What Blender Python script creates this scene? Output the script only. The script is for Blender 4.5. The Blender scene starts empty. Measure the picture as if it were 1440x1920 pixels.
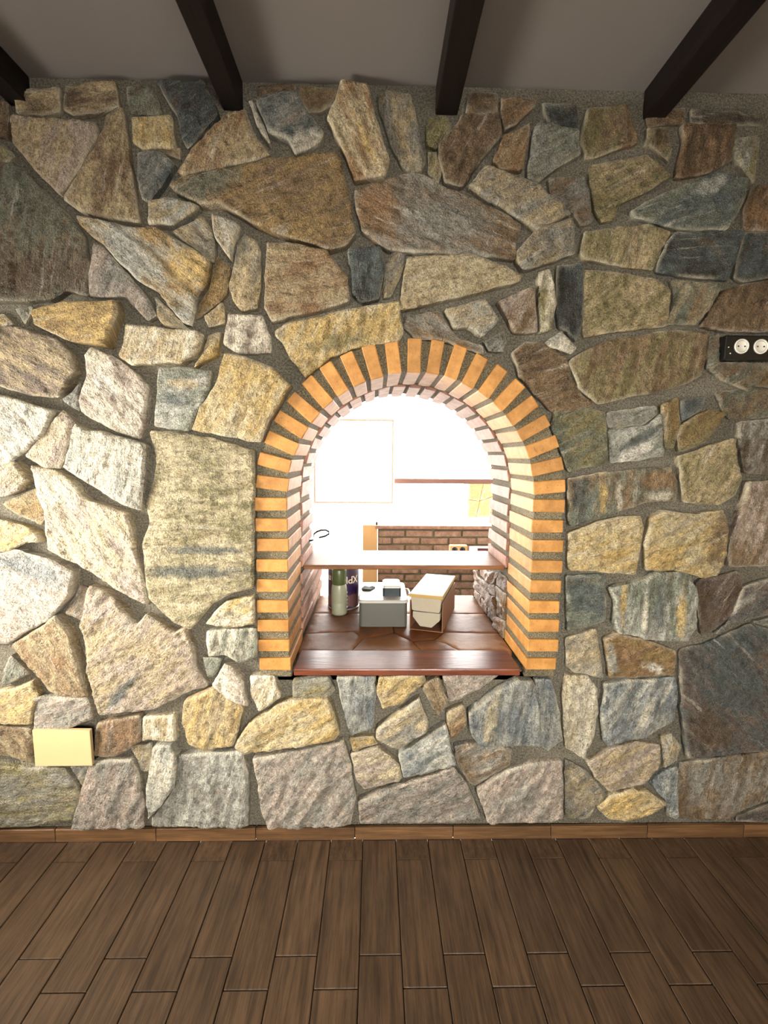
import bpy, bmesh, math, random
import numpy as np
from mathutils import Vector, Matrix, noise
from mathutils.geometry import delaunay_2d_cdt

# ------------------------------------------------------------------ camera
sc = bpy.context.scene
COL = sc.collection
F = 900.0                       # focal length in pixels of a 1440x1920 frame
D = 1.62                        # camera distance from the stone wall
VPX, VPY, ROLL = 703.0, 855.0, math.radians(0.45)
nv = Vector(((VPX - 720) / F, -(VPY - 960) / F, 1.0)).normalized()
psi = math.asin(-nv.x)
th = math.asin(nv.y / math.cos(psi))
fw = Vector((math.sin(psi) * math.cos(th), math.cos(psi) * math.cos(th), -math.sin(th)))
rt0 = Vector((math.cos(psi), -math.sin(psi), 0))
up0 = rt0.cross(fw)
rt = rt0 * math.cos(ROLL) + up0 * math.sin(ROLL)
up = rt.cross(fw)

def W(px, py, Y=0.0, cz=None):
    """point of the vertical plane y=Y that the photograph shows at this pixel -> (x, z)"""
    d = fw + rt * ((px - 720) / F) - up * ((py - 960) / F)
    t = (Y + D) / d.y
    return Vector((d.x * t, d.z * t + (CZ if cz is None else cz)))

CZ = 0.0
CZ = -W(703, 1575, -0.02).y     # camera height over the floor
cam = bpy.data.cameras.new('camera')
cam.sensor_fit = 'VERTICAL'
cam.sensor_height = 36.0
cam.lens = 36.0 * F / 1920.0
cam.clip_start = 0.02
camo = bpy.data.objects.new('camera', cam)
COL.objects.link(camo)
camo.matrix_world = Matrix(((rt.x, up.x, -fw.x, 0), (rt.y, up.y, -fw.y, -D), (rt.z, up.z, -fw.z, CZ), (0, 0, 0, 1)))
sc.camera = camo

# ------------------------------------------------------------------ light
sc.view_settings.view_transform = 'Standard'
sc.view_settings.look = 'None'
sc.view_settings.exposure = 0.0
sc.view_settings.gamma = 1.0
sc.view_settings.use_curve_mapping = False
try:
    sc.cycles.use_denoising = True
    sc.cycles.use_adaptive_sampling = True
    sc.cycles.adaptive_threshold = 0.045
    sc.cycles.adaptive_min_samples = 16
    sc.cycles.max_bounces = 4
    sc.cycles.diffuse_bounces = 2
    sc.cycles.glossy_bounces = 2
    sc.cycles.caustics_reflective = False
    sc.cycles.caustics_refractive = False
    sc.cycles.sample_clamp_indirect = 6.0
except Exception:
    pass
world = bpy.data.worlds.new('sky')
sc.world = world
world.use_nodes = True
bg = world.node_tree.nodes['Background']
bg.inputs['Color'].default_value = (1.0, 0.97, 0.93, 1)
bg.inputs['Strength'].default_value = 16.0

def area(name, loc, target, sx, sy, power, color, spread=180, portal=False):
    l = bpy.data.lights.new(name, 'AREA')
    l.shape = 'RECTANGLE'; l.size = sx; l.size_y = sy
    l.energy = power; l.color = color; l.spread = math.radians(spread)
    if portal:
        l.cycles.is_portal = True
    o = bpy.data.objects.new(name, l)
    COL.objects.link(o)
    o.location = loc
    o.rotation_euler = (Vector(target) - Vector(loc)).to_track_quat('-Z', 'Y').to_euler()
    return o
# daylight through the room's window in the left wall
area('window_daylight', (-2.05, -0.72, 1.15), (0.2, -0.12, 0.78), 0.62, 0.8, 33, (1.0, 0.93, 0.80), 100)
# unseen fill light added behind the camera to brighten the wall from the front
area('rear_fill_light', (0.3, -3.95, 1.35), (0.05, 0.0, 0.6), 1.3, 0.9, 17.5, (1.0, 0.95, 0.85), 60)
area('kitchen_window_portal', (0.2, 2.62, 1.35), (0.2, 0.0, 1.35), 3.3, 2.0, 1, (1, 1, 1), 180, True)

# ------------------------------------------------------------------ helpers
R = random.Random(7)
def srgb(h):
    c = [int(h[i:i + 2], 16) / 255 for i in (0, 2, 4)]
    return tuple((x / 12.92 if x <= 0.04045 else ((x + 0.055) / 1.055) ** 2.4) for x in c)

def obj(name, me, mat=None, parent=None, loc=None):
    o = bpy.data.objects.new(name, me)
    COL.objects.link(o)
    if mat and not me.materials:
        me.materials.append(mat)
    if parent:
        o.parent = parent
    if loc is not None:
        o.location = loc
    return o

def empty(name, loc=(0, 0, 0)):
    o = bpy.data.objects.new(name, None)
    o.empty_display_size = 0.05
    COL.objects.link(o)
    o.location = loc
    return o

def tag(o, label=None, cat=None, group=None, kind=None):
    for k, v in (('label', label), ('category', cat), ('group', group), ('kind', kind)):
        if v:
            o[k] = v
    return o

def mesh_bm(bm, name='mesh', smooth=False):
    me = bpy.data.meshes.new(name)
    bmesh.ops.recalc_face_normals(bm, faces=bm.faces)
    bm.to_mesh(me); bm.free()
    if smooth:
        for p in me.polygons:
            p.use_smooth = True
    return me

def box_bm(x0, x1, y0, y1, z0, z1, bev=0.0, seg=1, bm=None):
    b = bmesh.new()
    bmesh.ops.create_cube(b, size=1.0)
    for v in b.verts:
        v.co = Vector(((x0 + x1) / 2 + v.co.x * (x1 - x0), (y0 + y1) / 2 + v.co.y * (y1 - y0), (z0 + z1) / 2 + v.co.z * (z1 - z0)))
    if bev > 0:
        bmesh.ops.bevel(b, geom=b.edges[:], offset=bev, segments=seg, profile=0.6, affect='EDGES')
    if bm is not None:
        me = bpy.data.meshes.new('t'); b.to_mesh(me); b.free(); bm.from_mesh(me); bpy.data.meshes.remove(me)
        return bm
    return b

def box(name, x0, x1, y0, y1, z0, z1, mat, parent=None, bev=0.0, seg=1):
    return obj(name, mesh_bm(box_bm(x0, x1, y0, y1, z0, z1, bev, seg), name), mat, parent)

def prism(name, pts, y0, y1, mat, parent=None, bev=0.0):
    """outline in (x, z), extruded from y0 (front) to y1"""
    bm = bmesh.new()
    a = [bm.verts.new((p[0], y0, p[1])) for p in pts]
    b = [bm.verts.new((p[0], y1, p[1])) for p in pts]
    n = len(pts)
    bm.faces.new(a); bm.faces.new(b[::-1])
    for i in range(n):
        bm.faces.new((a[i], b[i], b[(i + 1) % n], a[(i + 1) % n]))
    if bev:
        bmesh.ops.bevel(bm, geom=bm.edges[:], offset=bev, segments=2, profile=0.6, affect='EDGES')
    return obj(name, mesh_bm(bm, name), mat, parent)

def lathe(name, prof, mat, parent=None, loc=(0, 0, 0), n=32):
    bm = bmesh.new()
    rings = []
    for r, z in prof:
        rings.append([bm.verts.new((r * math.cos(2 * math.pi * i / n), r * math.sin(2 * math.pi * i / n), z)) for i in range(n)])
    for a, b in zip(rings, rings[1:]):
        for i in range(n):
            bm.faces.new((a[i], a[(i + 1) % n], b[(i + 1) % n], b[i]))
    bm.faces.new(rings[0][::-1]); bm.faces.new(rings[-1])
    me = mesh_bm(bm, name, True)
    o = obj(name, me, mat, parent)
    o.location = loc
    return o

def tube_mesh(pts, r, n=8):
    bm = bmesh.new()
    rings = []
    for i, p in enumerate(pts):
        p = Vector(p)
        d = (Vector(pts[min(i + 1, len(pts) - 1)]) - Vector(pts[max(i - 1, 0)])).normalized()
        a = d.cross(Vector((0.13, 0.3, 0.94))).normalized(); b = d.cross(a)
        rings.append([bm.verts.new(p + (a * math.cos(2 * math.pi * k / n) + b * math.sin(2 * math.pi * k / n)) * r) for k in range(n)])
    for a, b in zip(rings, rings[1:]):
        for i in range(n):
            bm.faces.new((a[i], a[(i + 1) % n], b[(i + 1) % n], b[i]))
    bm.faces.new(rings[0]); bm.faces.new(rings[-1])
    return mesh_bm(bm, 'tube', True)

# ------------------------------------------------------------------ materials
class N:
    """small node-graph writer"""
    def __init__(s, name):
        s.m = bpy.data.materials.new(name); s.m.use_nodes = True
        s.t = s.m.node_tree; s.b = s.t.nodes['Principled BSDF']
    def n(s, typ, ins=None, **kw):
        nd = s.t.nodes.new('ShaderNode' + typ)
        for k, v in kw.items():
            setattr(nd, k, v)
        for k, v in (ins or {}).items():
            if isinstance(v, bpy.types.NodeSocket):
                s.t.links.new(v, nd.inputs[k])
            else:
                nd.inputs[k].default_value = v
        return nd
    def link(s, a, k):
        s.t.links.new(a, s.b.inputs[k])
    def mix(s, fac, a, b, blend='MIX'):
        nd = s.t.nodes.new('ShaderNodeMix'); nd.data_type = 'RGBA'; nd.blend_type = blend
        for i, v in ((0, fac), (6, a), (7, b)):
            if isinstance(v, bpy.types.NodeSocket):
                s.t.links.new(v, nd.inputs[i])
            else:
                nd.inputs[i].default_value = v if i == 0 else (tuple(v) + (1,))[:4]
        return nd.outputs[2]
    def ramp(s, fac, stops):
        nd = s.t.nodes.new('ShaderNodeValToRGB')
        s.t.links.new(fac, nd.inputs[0])
        e = nd.color_ramp.elements
        while len(e) < len(stops):
            e.new(0.5)
        for el, (p, c) in zip(e, stops):
            el.position = p
            el.color = (c, c, c, 1) if isinstance(c, (int, float)) else tuple(c) + (1,)
        return nd.outputs[0]
    def math(s, op, a, b=0.0):
        nd = s.t.nodes.new('ShaderNodeMath'); nd.operation = op
        for i, v in ((0, a), (1, b)):
            if isinstance(v, bpy.types.NodeSocket):
                s.t.links.new(v, nd.inputs[i])
            else:
                nd.inputs[i].default_value = v
        return nd.outputs[0]
    def noise(s, vec, scale, detail=4.0, rough=0.6):
        return s.n('TexNoise', {'Vector': vec, 'Scale': scale, 'Detail': detail, 'Roughness': rough}).outputs['Fac']
    def scaled(s, vec, sx, sy, sz):
        nd = s.n('Mapping', {'Vector': vec, 'Scale': (sx, sy, sz)})
        return nd.outputs[0]
    def bump(s, h, strength, dist):
        nd = s.n('Bump', {'Height': h, 'Strength': strength, 'Distance': dist})
        s.link(nd.outputs[0], 'Normal')

def plain(name, hexc, rough=0.5, metal=0.0, var=0.12, scale=18.0, spec=0.5):
    g = N(name); c = srgb(hexc)
    co = g.n('TexCoord').outputs['Object']
    f = g.noise(co, scale, 4.0)
    lo = tuple(x * (1 - var) for x in c); hi = tuple(min(1, x * (1 + var)) for x in c)
    g.link(g.mix(f, lo, hi), 'Base Color')
    g.b.inputs['Roughness'].default_value = rough
    g.b.inputs['Metallic'].default_value = metal
    g.b.inputs['Specular IOR Level'].default_value = spec
    g.bump(g.noise(co, scale * 6, 3.0), 0.08, 0.004)
    return g.m

def stone_material():
    g = N('natural_stone')
    uv = g.n('UVMap', uv_map='UVMap').outputs[0]
    c1 = g.n('Attribute', attribute_name='tone_a').outputs['Color']
    c2 = g.n('Attribute', attribute_name='tone_b').outputs['Color']
    rnd = g.n('ObjectInfo').outputs['Random']
    st = g.noise(g.scaled(uv, 3.4, 14, 1), 1.9, 5.0, 0.66)
    big = g.noise(uv, 6.5, 4.0, 0.55)
    patch = g.math('ADD', g.math('MULTIPLY', st, 0.62), g.math('MULTIPLY', big, 0.38))
    c = g.mix(g.ramp(patch, [(0.43, 0.0), (0.575, 1.0)]), c1, c2)
    # pale veins and rusty flecks that belong to the rock
    vein = g.noise(g.scaled(uv, 3.5, 36, 1), 1.3, 4.0, 0.6)
    c = g.mix(g.math('MULTIPLY', g.ramp(vein, [(0.60, 0.0), (0.70, 1.0)]), 0.45), c, srgb('cbc6b8'))
    rust = g.noise(g.scaled(uv, 1.5, 2.4, 1), 7.5, 5.0, 0.65)
    c = g.mix(g.math('MULTIPLY', g.ramp(rust, [(0.57, 0.0), (0.70, 1.0)]), 0.28), c, srgb('94672f'))
    dk = g.noise(g.scaled(uv, 2.0, 7.0, 1), 8.0, 6.0, 0.7)
    c = g.mix(g.math('MULTIPLY', g.ramp(dk, [(0.58, 0.0), (0.68, 1.0)]), 0.5), c, srgb('3d352a'))
    grain = g.math('ADD', g.math('MULTIPLY', g.noise(uv, 48.0, 3.0, 0.6), 0.42), g.math('MULTIPLY', g.noise(uv, 165.0, 3.0, 0.7), 0.58))
    c = g.mix(0.85, c, g.ramp(grain, [(0.34, 0.22), (0.5, 0.92), (0.66, 1.75)]), 'MULTIPLY')
    pit = g.noise(g.scaled(uv, 62, 125, 1), 1.0, 3.0, 0.65)
    c = g.mix(g.math('MULTIPLY', g.ramp(pit, [(0.55, 0.0), (0.66, 1.0)]), 0.55), c, srgb('4d3d29'))
    sp = g.noise(uv, 330.0, 2.0, 0.6)
    c = g.mix(g.math('MULTIPLY', g.ramp(sp, [(0.60, 0.0), (0.70, 1.0)]), 0.4), c, srgb('eee4cb'))
    ch = g.n('Attribute', attribute_name='pale_edge').outputs['Fac']
    c = g.mix(g.math('MULTIPLY', ch, g.ramp(big, [(0.42, 0.0), (0.58, 0.62)])), c, srgb('cdc4ad'))
    v = g.n('HueSaturation', {'Hue': 0.5, 'Saturation': 0.97, 'Color': c, 'Value': g.math('ADD', g.math('MULTIPLY', rnd, 0.3), 0.87)})
    g.link(v.outputs[0], 'Base Color')
    g.link(g.ramp(grain, [(0.36, 0.58), (0.64, 0.33)]), 'Roughness')
    g.b.inputs['Specular IOR Level'].default_value = 0.5
    h = g.math('ADD', g.math('SUBTRACT', g.math('MULTIPLY', grain, 1.7), g.math('MULTIPLY', g.ramp(pit, [(0.5, 0.0), (0.68, 1.0)]), 0.22)), g.math('ADD', g.math('MULTIPLY', st, 0.9), g.math('MULTIPLY', dk, 0.9)))
    g.bump(h, 0.9, 0.012)
    return g.m

def mortar_material(name, a, b, scale=160.0, dist=0.006):
    g = N(name)
    co = g.n('TexCoord').outputs['Object']
    f = g.noise(co, scale, 5.0, 0.75)
    p = g.noise(co, 5.0, 4.0)
    c = g.mix(g.ramp(f, [(0.38, 0.0), (0.62, 1.0)]), srgb(a), srgb(b))
    c = g.mix(0.6, c, g.ramp(p, [(0.3, 0.6), (0.7, 1.25)]), 'MULTIPLY')
    sp = g.noise(co, scale * 2.2, 2.0)
    c = g.mix(g.math('MULTIPLY', g.ramp(sp, [(0.60, 0.0), (0.68, 1.0)]), 0.7), c, srgb('d9cfb8'))
    g.link(c, 'Base Color')
    g.b.inputs['Roughness'].default_value = 0.85
    g.bump(g.math('ADD', f, g.math('MULTIPLY', g.noise(co, 35, 4), 1.2)), 1.0, dist)
    return g.m

def brick_material(name, base, dark, spot, rough=0.62):
    g = N(name)
    co = g.n('TexCoord').outputs['Object']
    rnd = g.n('ObjectInfo').outputs['Random']
    off = g.n('VectorMath', {0: co, 1: (1, 1, 1)}, operation='ADD')
    sh = g.n('VectorMath', operation='SCALE'); g.t.links.new(off.outputs[0], sh.inputs[0]); sh.inputs['Scale'].default_value = 1.0
    cmb = g.n('CombineXYZ', {'X': g.math('MULTIPLY', rnd, 31.0), 'Y': g.math('MULTIPLY', rnd, 17.0), 'Z': 0.0}).outputs[0]
    v = g.n('VectorMath', {0: co, 1: cmb}, operation='ADD').outputs[0]
    f = g.noise(v, 22.0, 5.0, 0.65)
    c = g.mix(g.ramp(f, [(0.35, 0.0), (0.65, 1.0)]), srgb(dark), srgb(base))
    pit = g.noise(v, 120.0, 3.0, 0.6)
    c = g.mix(g.math('MULTIPLY', g.ramp(pit, [(0.63, 0.0), (0.72, 1.0)]), 0.6), c, srgb(spot))
    hv = g.n('HueSaturation', {'Hue': 0.5, 'Saturation': 1.0, 'Color': c, 'Value': g.math('ADD', g.math('MULTIPLY', rnd, 0.28), 0.86)})
    g.link(hv.outputs[0], 'Base Color')
    g.b.inputs['Roughness'].default_value = rough
    g.bump(g.math('ADD', f, pit), 0.35, 0.003)
    return g.m

def wood_material(name, light, dark, axis='Y', rough=0.42, spec=0.5, fine=1.0):
    g = N(name)
    co = g.n('TexCoord').outputs['Object']
    rnd = g.n('ObjectInfo').outputs['Random']
    cmb = g.n('CombineXYZ', {'X': g.math('MULTIPLY', rnd, 13.0), 'Y': g.math('MULTIPLY', rnd, 29.0), 'Z': g.math('MULTIPLY', rnd, 7.0)}).outputs[0]
    v = g.n('VectorMath', {0: co, 1: cmb}, operation='ADD').outputs[0]
    s = {'X': (2.5, 45 * fine, 45 * fine), 'Y': (45 * fine, 2.5, 45 * fine), 'Z': (45 * fine, 45 * fine, 2.5)}[axis]
    f = g.noise(g.scaled(v, *s), 1.6, 6.0, 0.68)
    b = g.noise(v, 7.0, 3.0)
    s2 = tuple(x * 3.2 for x in s)
    fi = g.noise(g.scaled(v, *s2), 1.5, 3.0, 0.6)
    c = g.mix(g.ramp(f, [(0.36, 0.0), (0.64, 1.0)]), srgb(dark), srgb(light))
    c = g.mix(0.5, c, g.ramp(b, [(0.3, 0.7), (0.7, 1.2)]), 'MULTIPLY')
    c = g.mix(0.5, c, g.ramp(fi, [(0.35, 0.55), (0.55, 1.1)]), 'MULTIPLY')
    hv = g.n('HueSaturation', {'Hue': 0.5, 'Saturation': 1.0, 'Color': c, 'Value': g.math('ADD', g.math('MULTIPLY', rnd, 0.3), 0.85)})
    g.link(hv.outputs[0], 'Base Color')
    g.b.inputs['Roughness'].default_value = rough
    g.b.inputs['Specular IOR Level'].default_value = spec
    g.bump(g.math('ADD', f, g.math('MULTIPLY', fi, 0.7)), 0.25, 0.003)
    return g.m

M = {}
M['stone'] = stone_material()
M['mortar'] = mortar_material('wall_mortar', '474238', '8b8473')
M['arch_mortar'] = mortar_material('sandy_mortar', '4c4532', '9c8f70', 210.0, 0.008)
M['brick'] = brick_material('yellow_clay_brick', 'c48d48', 'a36f30', '6b421b')
M['pinkbrick'] = brick_material('pink_clay_brick', 'b98d77', '8f6351', 'd8b7a2')
M['farbrick'] = brick_material('glare_pale_brick', 'b08d78', '86644f', 'c9ad96')  # brick colour lightened to paint in the window glare
M['floor'] = wood_material('wood_grain_floor_tile', '584432', '392b1f', 'Y', 0.42, 0.4)
M['skirting'] = wood_material('wood_grain_skirting', '755536', '553c24', 'X', 0.45)
M['beam'] = wood_material('dark_stained_beam', '1c110c', '0d0806', 'Y', 0.55, 0.3)
M['shelf'] = wood_material('warm_plank_wood', '96663f', '6f4526', 'X', 0.5, 0.3, 0.8)
M['sillwood'] = wood_material('varnished_red_wood', '743e28', '4c2516', 'X', 0.3, 0.45, 0.8)
M['grout'] = plain('floor_grout', '3a2b1e', 0.9)
M['ceiling'] = plain('shaded_plaster', '807974', 0.9, 0, 0.05, 6)  # white ceiling, its shade put into a greyer colour
M['plaster'] = plain('cream_plaster', 'd9c6a6', 0.9, 0, 0.06, 6)
M['orangeplaster'] = plain('apricot_plaster', 'dcae78', 0.85, 0, 0.08, 9)
M['white'] = plain('white_paint', 'e8e4dc', 0.6, 0, 0.03, 8)
M['rail'] = plain('brown_window_rail', '8f6659', 0.5, 0, 0.1, 10)
M['frame'] = plain('painted_pink_brown_timber', 'd9bfae', 0.5, 0, 0.1, 10)
M['black'] = plain('black_plastic', '0a0a0c', 0.25, 0, 0.1, 20)
M['socket'] = plain('white_socket_plastic', 'e6e2d6', 0.3, 0, 0.03, 20)
M['socketcup'] = plain('beige_socket_cup', 'b9b49c', 0.4, 0, 0.08, 40)  # duller than the white rim
M['plate'] = plain('champagne_plate', 'd6bd8e', 0.3, 0.15, 0.06, 14)

# ------------------------------------------------------------------ stone pieces
PAL = dict(tan='ad9a75', ltan='c4b591', pale='d3cab4', pink='ab9b8d', gold='c4a665', ochre='94794a', rust='8d6c48', brown='7b6448',
           dkbr='58452f', grey='87847a', lgrey='a7a69b', slate='4d5655', blue='72797b', dark='333430', green='6d7262', olive='80774f',
           white='e2dccd', purp='665850')

def attr_color(me, name, c):
    a = me.attributes.new(name, 'FLOAT_COLOR', 'POINT')
    a.data.foreach_set('color', np.tile(np.array(tuple(c) + (1.0,), dtype=np.float32), len(me.vertices)))

def chaikin(p, k):
    out = []
    n = len(p)
    for i in range(n):
        a, b = p[i], p[(i + 1) % n]
        out += [a * (1 - k) + b * k, a * k + b * (1 - k)]
    return out

def inside(poly, x, y):
    px, py = poly[:, 0], poly[:, 1]
    qx, qy = np.roll(px, -1), np.roll(py, -1)
    c = ((py > y) != (qy > y)) & (x < (qx - px) * (y - py) / (qy - py + 1e-12) + px)
    return (c.sum() % 2) == 1

def edge_dist(poly, P):
    a = poly[None]; b = np.roll(poly, -1, 0)[None]; p = P[:, None]
    ab = b - a
    t = np.clip(((p - a) * ab).sum(-1) / ((ab * ab).sum(-1) + 1e-12), 0, 1)
    return np.sqrt((((a + ab * t[..., None]) - p) ** 2).sum(-1)).min(1)

def stone_mesh(pts, c1, c2, ang, h, rough=1.0, step=0.0074, inset=-0.0014, back=0.012, rnd=0.04, stain=None):
    """a split stone: outline pts (u, v) in metres, faces -y, front at y=-h, sides reach y=+back"""
    seed = R.random() * 100
    p = [Vector(q) for q in pts]
    area2 = sum(p[i].x * p[(i + 1) % len(p)].y - p[(i + 1) % len(p)].x * p[i].y for i in range(len(p)))
    if area2 < 0:
        p.reverse()
    p = chaikin(p, rnd)
    # resample and roughen the outline
    o = []
    n = len(p)
    for i in range(n):
        a, b = p[i], p[(i + 1) % n]
        L = (b - a).length
        k = max(1, int(round(L / 0.010)))
        t = (b - a).normalized() if L > 1e-6 else Vector((1, 0))
        nn = Vector((-t.y, t.x))
        for j in range(k):
            q = a.lerp(b, j / k)
            w = (noise.noise(Vector((q.x * 70, q.y * 70, seed))) * 0.0026 + noise.noise(Vector((q.x * 19, q.y * 19, seed + 5))) * 0.0045) * rough
            o.append(q + nn * (inset + w))
    O = np.array([(q.x, q.y) for q in o])
    keep = [0]
    for i in range(1, len(O)):
        if np.hypot(*(O[i] - O[keep[-1]])) > 0.004:
            keep.append(i)
    O = O[keep]
    # interior points
    T = np.roll(O, -1, 0) - np.roll(O, 1, 0)
    T /= (np.hypot(T[:, 0], T[:, 1])[:, None] + 1e-9)
    Nn = np.stack([-T[:, 1], T[:, 0]], 1)
    C = [O + Nn * 0.0045]
    x0, y0 = O.min(0); x1, y1 = O.max(0)
    gx = np.arange(x0, x1, step); gy = np.arange(y0, y1, step)
    G = np.array([(x + R.uniform(-.35, .35) * step, y + R.uniform(-.35, .35) * step) for x in gx for y in gy])
    ring = C[0]
    ring = ring[[inside(O, *q) for q in ring]]
    ring = ring[edge_dist(O, ring) > 0.0032] if len(ring) else ring
    G = G[[inside(O, *q) for q in G]] if len(G) else np.zeros((0, 2))
    if len(G):
        G = G[edge_dist(O, G) > 0.0085]
    allp = np.concatenate([O, ring, G]) if len(G) else np.concatenate([O, ring])
    ne = len(O)
    V, E, Fc = delaunay_2d_cdt([Vector(q) for q in allp], [(i, (i + 1) % ne) for i in range(ne)], [], 1, 1e-5)[:3]
    P = np.array([(v.x, v.y) for v in V])
    dist = edge_dist(O, P)
    ca, sa = math.cos(ang), math.sin(ang)
    cx, cy = P.mean(0)
    tx, ty = R.uniform(-.05, .05) * rough, R.uniform(-.05, .05) * rough
    co = []
    uvs = []
    pale_edge = []
    ou, ov = R.uniform(0, 40), R.uniform(0, 40)
    for (x, y), d in zip(P, dist):
        u = x * ca + y * sa; v = -x * sa + y * ca
        n1 = noise.fractal(Vector((u * 7, v * 26, seed)), 0.8, 2.1, 4)
        t = n1 * 3.2; ter = (math.floor(t) + min(1.0, (t - math.floor(t)) * 2.6)) / 3.2
        n2 = noise.fractal(Vector((u * 34, v * 58, seed + 9)), 0.6, 2.0, 3)
        b = min(1.0, d / 0.0045); b = b * (2 - b)
        hh = h * (0.80 + 0.20 * b) + (0.0082 * ter + 0.0042 * n2) * rough * b + ((x - cx) * tx + (y - cy) * ty)
        co.append((x, -max(hh, 0.004), y))
        uvs.append((u + ou, v + ov))
        pale_edge.append(max(0.0, 1.0 - d / 0.007))  # paler tone towards the outline
    nf = len(co)
    cnt = {}
    for f in Fc:
        for i in range(len(f)):
            a, b = f[i], f[(i + 1) % len(f)]
            cnt[(a, b)] = 1
    bnd = [(a, b) for (a, b) in cnt if (b, a) not in cnt]
    faces = [list(f) for f in Fc]
    idx = {}
    def dupv(i, y):
        k = (i, y)
        if k not in idx:
            idx[k] = len(co)
            co.append((co[i][0], co[i][1] if y is None else y, co[i][2])); pale_edge.append(pale_edge[i] if y is None else 0.0); uvs.append(uvs[i] if y is None else (uvs[i][0] + 0.021, uvs[i][1] + 0.027))
        return idx[k]
    ntop = len(faces)
    for a, b in bnd:
        faces.append([dupv(b, None), dupv(a, None), dupv(a, back), dupv(b, back)])
    me = bpy.data.meshes.new('stone')
    me.from_pydata(co, [], faces)
    # the front must face -y
    fl = [me.polygons[i].normal.y for i in range(min(ntop, 20))]
    if sum(fl) > 0:
        me.flip_normals()
    uvl = me.uv_layers.new(name='UVMap')
    li = np.zeros(len(me.loops), dtype=np.int32); me.loops.foreach_get('vertex_index', li)
    uvl.data.foreach_set('uv', np.array(uvs, dtype=np.float32)[li].ravel())
    sm = np.ones(len(me.polygons), dtype=bool); sm[ntop:] = False
    me.polygons.foreach_set('use_smooth', sm)
    at = me.attributes.new('pale_edge', 'FLOAT', 'POINT')
    at.data.foreach_set('value', np.array(pale_edge, dtype=np.float32))
    ca_, cb_ = np.array(srgb(PAL.get(c1, c1))), np.array(srgb(PAL.get(c2, c2)))
    if stain is None:
        attr_color(me, 'tone_a', ca_); attr_color(me, 'tone_b', cb_)
    else:
        A, B = [], []
        for x, y, z in co:
            ta, tb = ca_, cb_
            for (sx_, sy_, rx_, ry_, sa_, tone) in stain:
                dx, dy = x - sx_, z - sy_
                u = (dx * math.cos(sa_) + dy * math.sin(sa_)) / rx_; v = (-dx * math.sin(sa_) + dy * math.cos(sa_)) / ry_
                r_ = math.hypot(u, v) + 0.45 * noise.fractal(Vector((x * 45, z * 45, seed)), 0.8, 2.0, 3)
                w = 0.8 * min(1.0, max(0.0, (1.2 - r_) / 0.55))
                if w > 0:
                    t_ = np.array(srgb(PAL.get(tone, tone)))
                    ta = ta * (1 - w) + t_ * w; tb = tb * (1 - w) + t_ * 0.85 * w
            A.append(tuple(ta) + (1.0,)); B.append(tuple(tb) + (1.0,))
        for nm, arr in (('tone_a', A), ('tone_b', B)):
            at = me.attributes.new(nm, 'FLOAT_COLOR', 'POINT')
            at.data.foreach_set('color', np.array(arr, dtype=np.float32).ravel())
    me.materials.append(M['stone'])
    me.update()
    return me

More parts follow.
